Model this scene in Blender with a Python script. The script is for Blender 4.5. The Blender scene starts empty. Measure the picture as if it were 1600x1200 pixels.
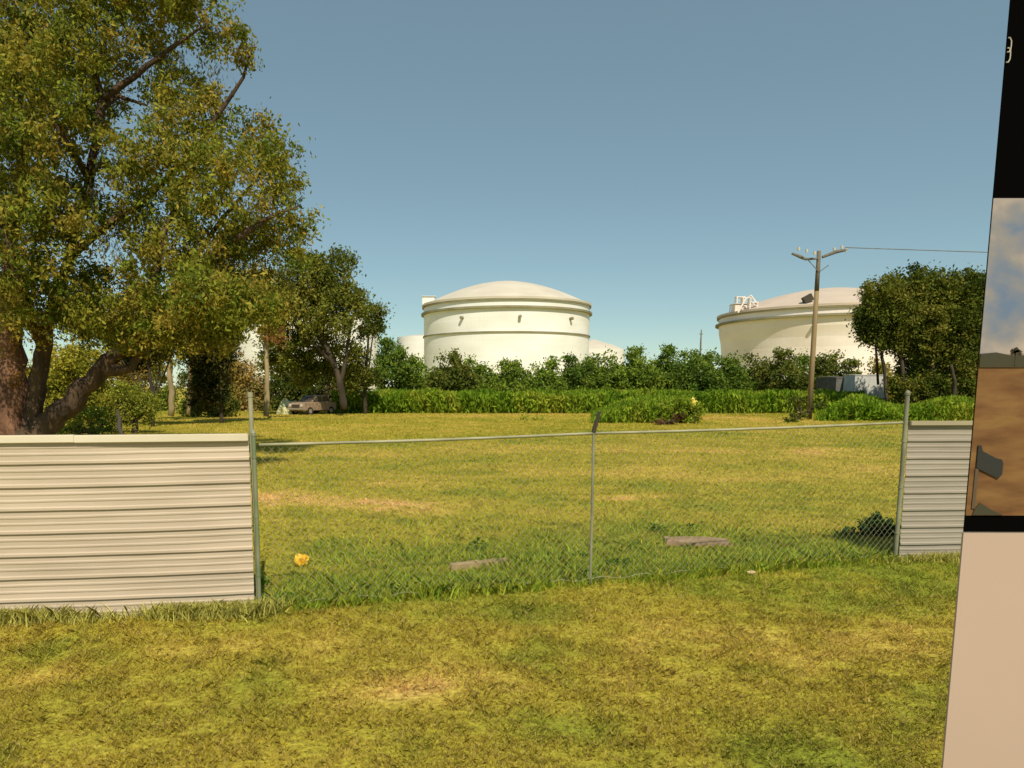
import bpy, bmesh, math, random
import numpy as np
from mathutils import Vector

sc = bpy.context.scene
C = sc.collection
rng = np.random.default_rng(7)
random.seed(7)
R = math.radians

# ------------------------------------------------------------------ camera
F, PX, PY, HOR, CAMH = 1150.0, 720.0, 752.0, 605.0, 2.25     # photo pixels (1600 x 1200)
TH = math.atan((PY - HOR) / F)
cam_d = bpy.data.cameras.new('camera')
cam = bpy.data.objects.new('camera', cam_d); C.objects.link(cam)
cam.location = (0, 0, CAMH)
cam.rotation_euler = (math.pi / 2 - TH, 0, 0)
cam_d.sensor_width = 36; cam_d.lens = 36 * F / 1600
cam_d.shift_x = (800 - PX) / 1600; cam_d.shift_y = (PY - 600) / 1600
cam_d.clip_start = 0.1; cam_d.clip_end = 6000
sc.camera = cam

# ------------------------------------------------------------------ light
SUN_EL, SUN_AZ = R(50), R(167)          # azimuth clockwise from +Y: behind the camera, to the right
w = bpy.data.worlds.new('World'); sc.world = w; w.use_nodes = True
nt = w.node_tree; nt.nodes.clear()
wo = nt.nodes.new('ShaderNodeOutputWorld'); bg = nt.nodes.new('ShaderNodeBackground')
sky = nt.nodes.new('ShaderNodeTexSky'); sky.sky_type = 'NISHITA'; sky.sun_disc = False
sky.sun_elevation = SUN_EL; sky.sun_rotation = SUN_AZ
sky.air_density = 0.8; sky.dust_density = 0.1; sky.ozone_density = 2.2; sky.altitude = 0
tint = nt.nodes.new('ShaderNodeMix'); tint.data_type = 'RGBA'; tint.blend_type = 'MULTIPLY'
tint.inputs['Factor'].default_value = 1.0
tint.inputs['B'].default_value = (0.93, 0.95, 0.74, 1)
even = nt.nodes.new('ShaderNodeMix'); even.data_type = 'RGBA'       # thin even haze of the sky
even.inputs['Factor'].default_value = 0.45; even.inputs['B'].default_value = (1.60, 2.35, 2.70, 1)
nt.links.new(sky.outputs[0], tint.inputs['A']); nt.links.new(tint.outputs['Result'], even.inputs['A']); nt.links.new(even.outputs['Result'], bg.inputs[0])
bg.inputs[1].default_value = 0.11
nt.links.new(bg.outputs[0], wo.inputs[0])
sd = bpy.data.lights.new('sun', 'SUN'); sd.energy = 3.6; sd.angle = R(0.6); sd.color = (1.0, 0.91, 0.72)
so = bpy.data.objects.new('sun', sd); C.objects.link(so)
sdir = Vector((math.sin(SUN_AZ) * math.cos(SUN_EL), math.cos(SUN_AZ) * math.cos(SUN_EL), math.sin(SUN_EL)))
so.rotation_euler = sdir.to_track_quat('Z', 'Y').to_euler(); so.location = (20, -30, 40)
vs = sc.view_settings; vs.view_transform = 'Standard'; vs.look = 'None'; vs.exposure = 0.38; vs.gamma = 1.0
vs.use_curve_mapping = False
sc.cycles.max_bounces = 6; sc.cycles.diffuse_bounces = 3; sc.cycles.transmission_bounces = 3
sc.cycles.transparent_max_bounces = 4

# ------------------------------------------------------------------ helpers
CT, ST = math.cos(TH), math.sin(TH)
def ray(px, py):
    a, b = (px - PX) / F, (py - PY) / F
    return a, CT - b * ST, -ST - b * CT
def at(px, py, Y):                      # real point at distance Y seen at that place of the photo
    x, y, z = ray(px, py); s = Y / y
    return Vector((x * s, Y, CAMH + z * s))
def ground(px, py):
    x, y, z = ray(px, py); s = -CAMH / z
    return Vector((x * s, y * s, 0))
def ppm(Y): return F / Y                # photo pixels per metre, roughly

def tag(o, label=None, cat=None, group=None, kind=None):
    if label: o['label'] = label
    if cat: o['category'] = cat
    if group: o['group'] = group
    if kind: o['kind'] = kind
    return o
def empty(name, loc, label, cat, group=None, rz=0):
    o = bpy.data.objects.new(name, None); C.objects.link(o); o.location = loc; o.rotation_euler.z = rz
    o.empty_display_size = 0.3
    return tag(o, label, cat, group)
def link(name, me, mat, parent=None):
    if mat: me.materials.append(mat)
    o = bpy.data.objects.new(name, me); C.objects.link(o)
    if parent: o.parent = parent
    return o
class MB:
    """collects shapes for one mesh object"""
    def __init__(s): s.v = []; s.f = []
    def add(s, v, f):
        n = len(s.v); s.v += [tuple(p) for p in v]; s.f += [tuple(i + n for i in q) for q in f]
    def box(s, c, d, rz=0, rx=0, ry=0):
        from mathutils import Euler
        m = Euler((rx, ry, rz)).to_matrix()
        P = [Vector(c) + m @ Vector((x * d[0] / 2, y * d[1] / 2, z * d[2] / 2)) for x in (-1, 1) for y in (-1, 1) for z in (-1, 1)]
        s.add(P, [(0, 1, 3, 2), (4, 6, 7, 5), (0, 4, 5, 1), (2, 3, 7, 6), (0, 2, 6, 4), (1, 5, 7, 3)])
    def tube(s, pts, rad, n=8, cap=True):
        pts = [Vector(p) for p in pts]
        if not hasattr(rad, '__len__'): rad = [rad] * len(pts)
        V = []; Fc = []
        up = Vector((0.13, 0.29, 1)).normalized()
        d0 = (pts[1] - pts[0]).normalized()
        u = d0.cross(up)
        if u.length < 0.1: u = d0.cross(Vector((1, 0, 0)))
        u.normalize()
        for i, p in enumerate(pts):
            d = (pts[min(i + 1, len(pts) - 1)] - pts[max(i - 1, 0)]).normalized()
            u = (u - d * u.dot(d)).normalized(); vv = d.cross(u)
            for k in range(n):
                a = 2 * math.pi * k / n
                V.append(p + (u * math.cos(a) + vv * math.sin(a)) * rad[i])
        for i in range(len(pts) - 1):
            for k in range(n):
                Fc.append((i * n + k, i * n + (k + 1) % n, (i + 1) * n + (k + 1) % n, (i + 1) * n + k))
        if cap:
            Fc.append(tuple(range(n - 1, -1, -1))); Fc.append(tuple((len(pts) - 1) * n + k for k in range(n)))
        s.add(V, Fc)
    def lathe(s, prof, c=(0, 0, 0), n=96):
        V = []; Fc = []
        for r, z in prof:
            for k in range(n):
                a = 2 * math.pi * k / n; V.append((c[0] + r * math.cos(a), c[1] + r * math.sin(a), c[2] + z))
        for i in range(len(prof) - 1):
            for k in range(n):
                Fc.append((i * n + k, i * n + (k + 1) % n, (i + 1) * n + (k + 1) % n, (i + 1) * n + k))
        s.add(V, Fc)
    def prism(s, prof, axis0, axis1, ext, t):
        """2-D outline prof in the plane of two vectors, extruded along ext by t"""
        a0, a1, e = Vector(axis0), Vector(axis1), Vector(ext)
        n = len(prof); V = [a0 * p + a1 * q for p, q in prof] + [a0 * p + a1 * q + e * t for p, q in prof]
        s.add(V, [tuple(range(n - 1, -1, -1)), tuple(range(n, 2 * n))] + [(i, (i + 1) % n, n + (i + 1) % n, n + i) for i in range(n)])
    def build(s, name, mat, parent=None, smooth=False, bevel=0, off=None):
        me = bpy.data.meshes.new(name)
        v = s.v if off is None else [(p[0] + off[0], p[1] + off[1], p[2] + off[2]) for p in s.v]
        me.from_pydata(v, [], s.f); me.update()
        bm = bmesh.new(); bm.from_mesh(me); bmesh.ops.recalc_face_normals(bm, faces=bm.faces)
        if bevel: bmesh.ops.bevel(bm, geom=[e for e in bm.edges], offset=bevel, segments=2, affect='EDGES', clamp_overlap=True)
        bm.to_mesh(me); bm.free()
        if smooth: me.polygons.foreach_set('use_smooth', [True] * len(me.polygons))
        return link(name, me, mat, parent)

def vnoise(x, y, s, seed=0):
    x = np.asarray(x) * s + seed * 17.3; y = np.asarray(y) * s - seed * 9.1
    xi = np.floor(x); yi = np.floor(y); fx = x - xi; fy = y - yi
    fx = fx * fx * (3 - 2 * fx); fy = fy * fy * (3 - 2 * fy)
    def h(a, b):
        q = np.sin(a * 127.1 + b * 311.7 + seed * 74.7) * 43758.5453
        return q - np.floor(q)
    return (h(xi, yi) * (1 - fx) + h(xi + 1, yi) * fx) * (1 - fy) + (h(xi, yi + 1) * (1 - fx) + h(xi + 1, yi + 1) * fx) * fy
def fbm(x, y, s, seed=0, o=4):
    t = 0; a = 0.5; n = 0
    for k in range(o):
        t = t + a * vnoise(x, y, s * 2 ** k, seed + k); n += a; a *= 0.55
    return t / n
def sstep(a, b, x): t = np.clip((x - a) / (b - a), 0, 1); return t * t * (3 - 2 * t)

# ------------------------------------------------------------------ materials
def new_mat(name):
    m = bpy.data.materials.new(name); m.use_nodes = True
    return m, m.node_tree, m.node_tree.nodes['Principled BSDF']
def mat(name, col, rough=0.7, col2=None, scale=3.0, stretch=(1, 1, 1), bump=0.0, bd=0.02, bscale=None, metal=0.0, spec=0.3, detail=6, lo=0.35, hi=0.65):
    m, t, b = new_mat(name)
    b.inputs['Roughness'].default_value = rough; b.inputs['Metallic'].default_value = metal
    b.inputs['Specular IOR Level'].default_value = spec
    b.inputs['Base Color'].default_value = (*col, 1)
    tc = t.nodes.new('ShaderNodeTexCoord'); mp = t.nodes.new('ShaderNodeMapping'); mp.inputs['Scale'].default_value = stretch
    t.links.new(tc.outputs['Object'], mp.inputs[0])
    if col2:
        n = t.nodes.new('ShaderNodeTexNoise'); n.inputs['Scale'].default_value = scale; n.inputs['Detail'].default_value = detail
        r = t.nodes.new('ShaderNodeValToRGB'); r.color_ramp.elements[0].position = lo; r.color_ramp.elements[1].position = hi
        r.color_ramp.elements[0].color = (*col, 1); r.color_ramp.elements[1].color = (*col2, 1)
        t.links.new(mp.outputs[0], n.inputs[0]); t.links.new(n.outputs[0], r.inputs[0]); t.links.new(r.outputs[0], b.inputs['Base Color'])
    if bump:
        n2 = t.nodes.new('ShaderNodeTexNoise'); n2.inputs['Scale'].default_value = bscale or scale * 4; n2.inputs['Detail'].default_value = 5
        bp = t.nodes.new('ShaderNodeBump'); bp.inputs['Strength'].default_value = bump; bp.inputs['Distance'].default_value = bd
        t.links.new(mp.outputs[0], n2.inputs[0]); t.links.new(n2.outputs[0], bp.inputs['Height']); t.links.new(bp.outputs[0], b.inputs['Normal'])
    return m
def leaf_mat(name, transl=0.35):
    m = bpy.data.materials.new(name); m.use_nodes = True; t = m.node_tree; t.nodes.clear()
    o = t.nodes.new('ShaderNodeOutputMaterial'); a = t.nodes.new('ShaderNodeAttribute'); a.attribute_name = 'col'
    d = t.nodes.new('ShaderNodeBsdfDiffuse'); tr = t.nodes.new('ShaderNodeBsdfTranslucent'); mx = t.nodes.new('ShaderNodeMixShader')
    mx.inputs[0].default_value = transl
    t.links.new(a.outputs['Color'], d.inputs[0]); t.links.new(a.outputs['Color'], tr.inputs[0])
    t.links.new(d.outputs[0], mx.inputs[1]); t.links.new(tr.outputs[0], mx.inputs[2]); t.links.new(mx.outputs[0], o.inputs[0])
    return m
M_leaf = leaf_mat('leaf', 0.35); M_grass = leaf_mat('grass_blade', 0.35)
M_bark = mat('bark', (0.050, 0.032, 0.020), 0.95, (0.12, 0.075, 0.045), 2.5, (1, 1, 0.3), bump=1.0, bd=.12, bscale=9)
M_barkred = mat('bark_red', (0.09, 0.042, 0.026), 0.95, (0.25, 0.13, 0.08), 3.5, (1, 1, 0.35), bump=1.0, bd=.12, bscale=9)
M_barkpale = mat('bark_pale', (0.28, 0.21, 0.11), 0.95, (0.44, 0.34, 0.19), 1.5, (1, 1, 0.4), bump=0.4)
M_barkdark = mat('bark_dark', (0.04, 0.030, 0.02), 0.95, (0.08, 0.06, 0.04), 1.5, (1, 1, 0.4))
M_white = mat('tank_white', (0.88, 0.87, 0.84), 0.6, (0.78, 0.75, 0.68), 0.12, (1, 1, 2.5), bump=0.0)
M_pinkw = mat('tank_pinkish_white', (0.88, 0.79, 0.74), 0.6, (0.78, 0.68, 0.60), 0.12, (1, 1, 2.5))
M_pinkd = mat('tank_pinkish_roof', (0.58, 0.47, 0.38), 0.7, (0.52, 0.42, 0.34), 0.25)
M_dome = mat('tank_roof_cream', (0.62, 0.56, 0.46), 0.7, (0.55, 0.49, 0.40), 0.25)
M_steelgrey = mat('tank_girder', (0.22, 0.20, 0.12), 0.8, (0.30, 0.27, 0.18), 0.4)
M_dark = mat('dark_opening', (0.06, 0.05, 0.035), 0.8)

# ------------------------------------------------------------------ leaves, blades
def color_mesh(name, V, Fidx, cols, mt, parent=None):
    me = bpy.data.meshes.new(name)
    nv = len(V); k = Fidx.shape[1]; nf = len(Fidx)
    me.vertices.add(nv); me.vertices.foreach_set('co', V.astype(np.float32).ravel())
    me.loops.add(nf * k); me.loops.foreach_set('vertex_index', Fidx.astype(np.int32).ravel())
    me.polygons.add(nf); me.polygons.foreach_set('loop_start', np.arange(0, nf * k, k, dtype=np.int32))
    me.polygons.foreach_set('loop_total', np.full(nf, k, dtype=np.int32))
    me.update(calc_edges=True)
    a = me.attributes.new('col', 'FLOAT_COLOR', 'POINT')
    a.data.foreach_set('color', np.concatenate([cols, np.ones((nv, 1))], 1).astype(np.float32).ravel())
    return link(name, me, mt, parent)
def leaf_quads(P, size, droop=0.0, aspect=0.5):
    """diamond leaves round points P (n,3); returns verts, faces"""
    n = len(P); d = rng.normal(size=(n, 3)); d[:, 2] -= droop; d /= np.linalg.norm(d, axis=1)[:, None]
    q = rng.normal(size=(n, 3)); q[:, 2] += 0.0; s = np.cross(d, q); s /= np.linalg.norm(s, axis=1)[:, None] + 1e-9
    L = (size * rng.uniform(0.6, 1.4, n))[:, None]; W = L * aspect
    V = np.stack([P - d * L / 2, P + s * W / 2, P + d * L / 2, P - s * W / 2], 1).reshape(-1, 3)
    return V, np.arange(4 * n).reshape(n, 4)
def clump_points(clusters, clumps_per, leaves_per, crad, shell=0.55):
    """clusters: (x,y,z,rx,ry,rz); clumps sit in each ellipsoid mostly near its skin, leaves round each clump"""
    out = []; cid = []; k = 0
    for (x, y, z, rx, ry, rz) in clusters:
        vol = (rx * ry * rz) ** (1 / 3)
        n = max(3, int(clumps_per * vol ** 2))
        d = rng.normal(size=(n, 3)); d /= np.linalg.norm(d, axis=1)[:, None]
        r = shell + (1 - shell) * rng.random(n) ** 0.7; r = np.where(rng.random(n) < 0.25, rng.random(n), r)
        r = r * (0.85 + 0.3 * rng.random(n))
        cc = np.array([x, y, z]) + d * r[:, None] * np.array([rx, ry, rz])
        for c in cc:
            m = int(leaves_per * rng.uniform(0.4, 1.4)); cr = crad * rng.uniform(0.55, 1.3)
            g = rng.normal(size=(m, 3)) * cr * np.array([0.55, 0.55, 0.5]) + c
            out.append(g); cid.append(np.full(m, k)); k += 1
    return np.concatenate(out), np.concatenate(cid)
def crown(name, clusters, size, pal, parent, clumps_per=5, leaves_per=60, crad=0.5, droop=0.2, shell=0.55, nscale=0.25, aspect=0.5, zmin=None):
    """pal: list of base colours, chosen per clump by slow noise, plus variation leaf by leaf"""
    P, cid = clump_points(clusters, clumps_per, leaves_per, crad, shell)
    if zmin is not None:
        k = P[:, 2] > zmin; P = P[k]; cid = cid[k]
    V, Fi = leaf_quads(P, size, droop, aspect)
    nclump = cid.max() + 1
    cr = rng.random(nclump)
    t = 0.55 * fbm(P[:, 0] + P[:, 2] * 0.9, P[:, 1] * 0.7 + P[:, 2] * 0.7, nscale, 3) + 0.45 * cr[cid]
    t = np.clip((t - 0.2) / 0.6, 0, 0.999) * (len(pal) - 1)
    i = t.astype(int); f = (t - i)[:, None]; pal = np.array(pal) * np.array([1.75, 1.7, 1.7])
    col = pal[i] * (1 - f) + pal[i + 1] * f
    col = col * rng.uniform(0.65, 1.35, len(P))[:, None] * np.stack([rng.uniform(0.9, 1.12, len(P)), np.ones(len(P)), rng.uniform(0.8, 1.2, len(P))], 1)
    return color_mesh(name, V, Fi, np.repeat(col, 4, 0), M_leaf, parent)
def limbs_mesh(name, limbs, mt, parent, n=10):
    m = MB()
    for pts, r in limbs:
        P = [Vector(p) for p in pts]; Q = []; rr = []
        for i in range(len(P) - 1):          # subdivide and roughen
            for k in range(4):
                t = k / 4; p = P[i].lerp(P[i + 1], t); ra = r[i] * (1 - t) + r[i + 1] * t
                if i or k: p = p + Vector(rng.normal(size=3)) * ra * 0.16
                Q.append(p); rr.append(ra * rng.uniform(0.92, 1.1))
        Q.append(P[-1]); rr.append(r[-1]); m.tube(Q, rr, n)
    return m.build(name, mt, parent, smooth=True)

# ------------------------------------------------------------------ colours of the lawn (dry and green patches really there)
def ell(x, y, a, b, wx, wy):
    """soft ellipse round the ground point seen at photo pixel a,b"""
    g = ground(a, b); return np.exp(-(((x - g.x) / wx) ** 2 + ((y - g.y) / wy) ** 2))
FL0, FL1 = Vector((-4.6, 7.27, 0)), ground(1398, 866)
PL = ground(403, 955); PM = ground(922, 912); PR = ground(1399, 875)
def fence_y(x):
    return np.interp(x, [-9, PL.x, PM.x, PR.x, 12], [PL.y - 0.85, PL.y, PM.y, PR.y, PR.y + 0.35])
def lawn_color(x, y, fine=True):
    n1 = fbm(x, y, 0.16, 1); n2 = fbm(x, y, 0.8, 5); n3 = fbm(x, y, 3.0, 9, 3); n4 = fbm(x * 0.35, y, 0.5, 13)
    green = np.array([0.175, 0.205, 0.024]); olive = np.array([0.290, 0.262, 0.034])
    yellow = np.array([0.380, 0.310, 0.058]); tan = np.array([0.50, 0.335, 0.13])
    d = 0.6 * (n1 - 0.5) + 0.65 * (n2 - 0.5) + 0.35 * (n3 - 0.5) + 0.5 * (n4 - 0.5)
    far = sstep(12, 45, y)
    dry = 0.40 + d + 0.08 * far
    edge = 0.1 + 1.0 * n2 + 0.8 * n3
    for a, b, wx, wy, s in ((430, 775, 1.0, 1.6, .55), (560, 785, 1.6, 1.0, .75), (650, 800, .9, .6, .7), (600, 755, 1.6, 1.2, .45),
                            (990, 778, .9, .45, .8), (1290, 705, 1.7, 1.6, .5), (1380, 740, 1.5, 1.8, .45), (300, 655, 9, 5, .25),
                            (800, 650, 9, 7, .3), (1160, 655, 5, 7, .6), (1010, 705, 2.5, 1.0, .4), (700, 1080, .7, .5, .3), (850, 1070, .8, .5, .3),
                            (330, 1010, .6, .3, .35), (40, 1060, .4, .3, .45), (180, 1090, .3, .2, .25), (1290, 1000, 1.4, .8, .2), (1200, 1100, .9, .5, .2), (560, 725, 4, 1.5, .2), (1420, 1010, .8, .6, .18)):
        dry = dry + 0.72 * s * edge * ell(x, y, a, b, wx, wy)
    for a, b, wx, wy, s in ((620, 870, 1.6, .8, .5), (850, 850, 1.6, 1.2, .45), (1150, 850, 1.5, .9, .45), (760, 910, 1.0, .4, .5), (480, 925, .7, .4, .6), (1330, 880, 1.4, .6, .35),
                            (760, 960, .9, .35, .35), (1000, 880, .9, .5, .4), (130, 1160, .8, .3, .15), (700, 720, 2.5, 1.2, .12), (1040, 960, .8, .4, .15)):
        dry = dry - 0.5 * s * edge * ell(x, y, a, b, wx, wy)
    dry = dry + 0.16 * (1 - sstep(6.2, 8.0, y)) - 0.05 * sstep(8, 10, y) * (1 - sstep(14, 20, y))
    dry = np.clip(dry, 0, 1.25)
    def mixc(a, b, t): return a * (1 - t[..., None]) + b * t[..., None]
    c = mixc(green, olive, sstep(0.1, 0.42, dry)); c = mixc(c, yellow, sstep(0.42, 0.72, dry)); c = mixc(c, tan, sstep(0.72, 1.1, dry))
    return c, dry

# ------------------------------------------------------------------ ground: one sheet to the horizon
def axis(a, b, near, growth=1.07, start=0.14):
    out = [0.0]; s = start
    while out[-1] < b:
        out.append(out[-1] + s)
        if out[-1] > near: s *= growth
    neg = [0.0]; s = start
    while neg[-1] > a:
        neg.append(neg[-1] - s)
        if -neg[-1] > near * 0.8: s *= growth
    return np.array(sorted(set(neg + out)))
gx = axis(-4000, 4000, 9); gy = axis(-400, 4500, 20)
XX, YY = np.meshgrid(gx, gy)
near = np.exp(-((YY - 8) / 30) ** 2) * np.exp(-(XX / 40) ** 2)
ZZ = 0.05 * (fbm(XX, YY, 0.35, 21, 3) - 0.5) * near
V = np.stack([XX, YY, ZZ], -1).reshape(-1, 3)
nx_, ny_ = len(gx), len(gy)
I = np.arange(nx_ * ny_).reshape(ny_, nx_)
Fi = np.stack([I[:-1, :-1], I[:-1, 1:], I[1:, 1:], I[1:, :-1]], -1).reshape(-1, 4)
cg, _ = lawn_color(V[:, 0], V[:, 1])
def ground_mat():
    m, t, b = new_mat('lawn_soil'); b.inputs['Roughness'].default_value = 1.0; b.inputs['Specular IOR Level'].default_value = 0.05
    a = t.nodes.new('ShaderNodeAttribute'); a.attribute_name = 'col'
    g = t.nodes.new('ShaderNodeNewGeometry')
    n = t.nodes.new('ShaderNodeTexNoise'); n.inputs['Scale'].default_value = 22; n.inputs['Detail'].default_value = 8
    r = t.nodes.new('ShaderNodeMapRange'); r.inputs[1].default_value = 0.3; r.inputs[2].default_value = 0.7; r.inputs[3].default_value = 0.5; r.inputs[4].default_value = 1.15
    mx = t.nodes.new('ShaderNodeMix'); mx.data_type = 'RGBA'; mx.blend_type = 'MULTIPLY'; mx.inputs['Factor'].default_value = 1
    t.links.new(g.outputs['Position'], n.inputs[0]); t.links.new(n.outputs[0], r.inputs[0]); t.links.new(a.outputs['Color'], mx.inputs['A']); t.links.new(r.outputs[0], mx.inputs['B'])
    t.links.new(mx.outputs['Result'], b.inputs['Base Color'])
    bp = t.nodes.new('ShaderNodeBump'); bp.inputs['Strength'].default_value = 0.8; bp.inputs['Distance'].default_value = 0.03
    t.links.new(n.outputs[0], bp.inputs['Height']); t.links.new(bp.outputs[0], b.inputs['Normal'])
    return m
tag(color_mesh('ground', V, Fi, cg * np.array([1.5, 1.4, 1.4]), ground_mat()), kind='structure')
def gz(x, y): return 0.05 * (fbm(x, y, 0.35, 21, 3) - 0.5) * np.exp(-((y - 8) / 30) ** 2) * np.exp(-(x / 40) ** 2)

def blades(name, x, y, h, wd, col, label, lean=0.5, z=None):
    n = len(x); z0 = gz(x, y) if z is None else z
    a = rng.uniform(0, 2 * math.pi, n); dx, dy = np.cos(a), np.sin(a)
    l = rng.normal(size=(n, 2)) * (h * lean)[:, None]
    P = np.stack([x, y, z0 - 0.01], 1)
    side = np.stack([dx, dy, np.zeros(n)], 1) * (wd / 2)[:, None]
    mid = P + np.stack([l[:, 0] * .4, l[:, 1] * .4, h * 0.62], 1)
    tip = P + np.stack([l[:, 0], l[:, 1], h], 1)
    V = np.stack([P - side, P + side, mid + side * .8, tip, mid - side * .8], 1).reshape(-1, 3)
    Fi = np.arange(5 * n).reshape(n, 5)
    return tag(color_mesh(name, V, Fi, np.repeat(col, 5, 0), M_grass), label, 'grass', kind='stuff')

# mown lawn, thinning evenly with distance
def sample_lawn(rho0, d0, y0, y1):
    yy = np.linspace(y0, y1, 600); wdt = 1.62 * yy + 2.5
    dens = rho0 * (d0 / yy) ** 1.6 * wdt
    N = int(float(np.sum((dens[1:] + dens[:-1]) / 2 * np.diff(yy)))); cdf = np.cumsum(dens); cdf /= cdf[-1]
    y = np.interp(rng.random(N), cdf, yy)
    x = -0.70 * y - 1 + rng.random(N) * (1.62 * y + 2.5)
    return x, y
x, y = sample_lawn(8500, 4, 2.6, 75)
tuft = fbm(x, y, 7.0, 31, 2)
keep = rng.random(len(x)) < sstep(0.18, 0.55, tuft) * 0.8 + 0.25
x, y, tuft = x[keep], y[keep], tuft[keep]
c, dry = lawn_color(x, y)
sc_ = 0.85 * (np.maximum(y, 4) / 4) ** 0.62
h = (0.022 + 0.045 * tuft * rng.random(len(x)) * (1.25 - 0.45 * dry)) * sc_ ** 0.55
var = rng.uniform(0.78, 1.22, len(x))[:, None] * (0.80 + 0.4 * fbm(x, y, 5.0, 41, 2))[:, None]
straw = (rng.random(len(x)) < 0.10 + 0.15 * np.clip(dry, 0, 1))[:, None]
nearf = (1 - sstep(6.0, 9.5, y))[:, None]
cb = np.where(straw, np.array([0.52, 0.40, 0.14]), c * 1.72 * (1 + nearf * np.array([-0.16, -0.28, -0.1]))) * var
blades('grass', x, y, h, 0.0055 * sc_ * rng.uniform(.7, 1.5, len(x)), cb, 'short mown green and straw coloured grass covering the lawn', 0.75)

# rank weeds round the foot of the chain link fence
N = 52000
x = rng.uniform(PL.x, PR.x + 0.2, N); fy = fence_y(x)
off = rng.gamma(1.7, 0.62, N) - 0.18
y = fy + off
k = rng.random(N) < (sstep(0.35, 0.62, fbm(x, y, 0.9, 51, 3)) * 0.9 + 0.15) * np.where(x > 3.7, .5, 1)
x, y, off = x[k], y[k], off[k]
cw = np.array([0.30, 0.40, 0.045]) * rng.uniform(.55, 1.5, (len(x), 1)) * np.stack([rng.uniform(.8, 1.5, len(x)), np.ones(len(x)), np.ones(len(x))], 1)
hh = (0.05 + 0.17 * rng.random(len(x)) * fbm(x, y, 1.1, 61, 3) * 1.3) * np.where(off < 0.5, 1.0, 0.75)
blades('weeds', x, y, hh, rng.uniform(.008, .018, len(x)), cw, 'taller bright green weeds grown up along the chain link fence', 0.55)
# tufts against the feet of the metal fences
xs, ys, hs = [], [], []
for (a, b, n, wx, hgt) in ((50, 962, 1100, .33, .17), (140, 962, 250, .2, .09), (290, 953, 600, .2, .16), (345, 948, 700, .2, .15), (380, 950, 400, .15, .1), (1420, 872, 350, .3, .09), (1470, 870, 500, .25, .13), (1495, 872, 300, .2, .1), (420, 940, 700, .12, .16)):
    g = ground(a, b); xx = g.x + rng.normal(size=n) * wx; yy = fence_y(xx) - 0.05 - np.abs(rng.normal(size=n)) * 0.09
    xs.append(xx); ys.append(yy); hs.append(rng.random(n) ** .7 * hgt + .03)
x = np.concatenate(xs); y = np.concatenate(ys); hh = np.concatenate(hs)
ct = np.array([0.50, 0.47, 0.12]) * rng.uniform(.6, 1.5, (len(x), 1))
blades('edge_grass', x, y, hh, rng.uniform(.008, .016, len(x)), ct, 'uncut pale green tufts along the foot of the metal fences', 0.5)

# ------------------------------------------------------------------ corrugated metal fences
M_panel = mat('fence_sheet_cream', (0.56, 0.455, 0.35), 0.55, (0.42, 0.34, 0.255), 1.1, (0.5, 1, 3.5), bump=0.12, bscale=5, spec=0.35, lo=.3, hi=.75)
M_panel2 = mat('fence_sheet_grey', (0.36, 0.315, 0.26), 0.6, (0.29, 0.25, 0.205), 1.4, (0.5, 1, 3.5), bump=0.12, bscale=5, spec=0.3, lo=.3, hi=.75)
M_cap = mat('fence_cap', (0.72, 0.64, 0.49), 0.5, (0.62, 0.54, 0.40), 2, (0.4, 1, 1))
M_capgrey = mat('fence_cap_grey', (0.40, 0.34, 0.22), 0.6, (0.33, 0.28, 0.19), 2, (0.4, 1, 1))
def corrugated(root, A, B, top, nrib, mt, lean=0.0):
    A = Vector(A); B = Vector(B); L = (B - A).length; d = (B - A).normalized(); nrm = Vector((d.y, -d.x, 0))
    pitch = top / nrib
    prof = []                                  # (z, outward) for one pitch, bottom to top
    one = [(0.00, 0.000), (0.035, 0.019), (0.13, 0.019), (0.18, 0.004), (0.36, 0.001), (0.41, 0.006), (0.46, 0.006), (0.51, 0.001), (0.66, 0.001), (0.71, 0.006), (0.76, 0.006), (0.81, 0.001), (0.97, 0.000)]
    for k in range(nrib):
        for t, o in one: prof.append(((k + t) * pitch - 0.03, o))
    prof.append((top - 0.03, 0.0))
    nx = max(12, int(L / 0.12)); V = []; Fc = []
    for i in range(nx + 1):
        s = L * i / nx
        for z, o in prof:
            wv = 0.006 * math.sin(s * 1.7 + z * 2.1) + 0.010 * (float(vnoise(s, z, 1.9, 3)) - .5) + 0.006 * (float(vnoise(s, z, 6, 4)) - .5)
            dz = 0.008 * math.sin(s * 1.1 + z) + 0.005 * (float(vnoise(s, z * 5, 2.5, 8)) - .5)
            V.append(A + d * s + nrm * (o + wv) + Vector((0, 0, z + dz)))
    m = len(prof)
    for i in range(nx):
        for k in range(m - 1): Fc.append((i * m + k, (i + 1) * m + k, (i + 1) * m + k + 1, i * m + k + 1))
    mb = MB(); mb.add(V, Fc)
    o = mb.build('metal_sheet', mt, root)
    sol = o.modifiers.new('thick', 'SOLIDIFY'); sol.thickness = 0.003; sol.offset = 0
    return d, nrm, L
A0 = ground(-420, 985); A0 = Vector((A0.x, PL.y - 0.75, 0))
fl = empty('metal_fence', (0, 0, 0), 'long cream corrugated metal fence left of the chain link, with bright cap', 'fence')
d, nr, L = corrugated(fl, A0, PL + Vector((-0.03, 0, 0)), 1.785, 8, M_panel)
def cap(root, A, d, nr, L, z, mt, th=0.075):
    m = MB(); ang = math.atan2(d.y, d.x); nseg = 3
    for k in range(nseg):
        s0, s1 = L * k / nseg, L * (k + 1) / nseg
        m.box(A + d * ((s0 + s1) / 2) + nr * (0.012 + 0.002 * (k % 2)) + Vector((0, 0, z + 0.004 * (k % 2))), (s1 - s0 + (0.02 if k % 2 else 0), 0.075, th), rz=ang)
    return m.build('top_cap', mt, root, bevel=0.008)
cap(fl, A0, d, nr, L, 1.762, M_cap)
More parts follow.
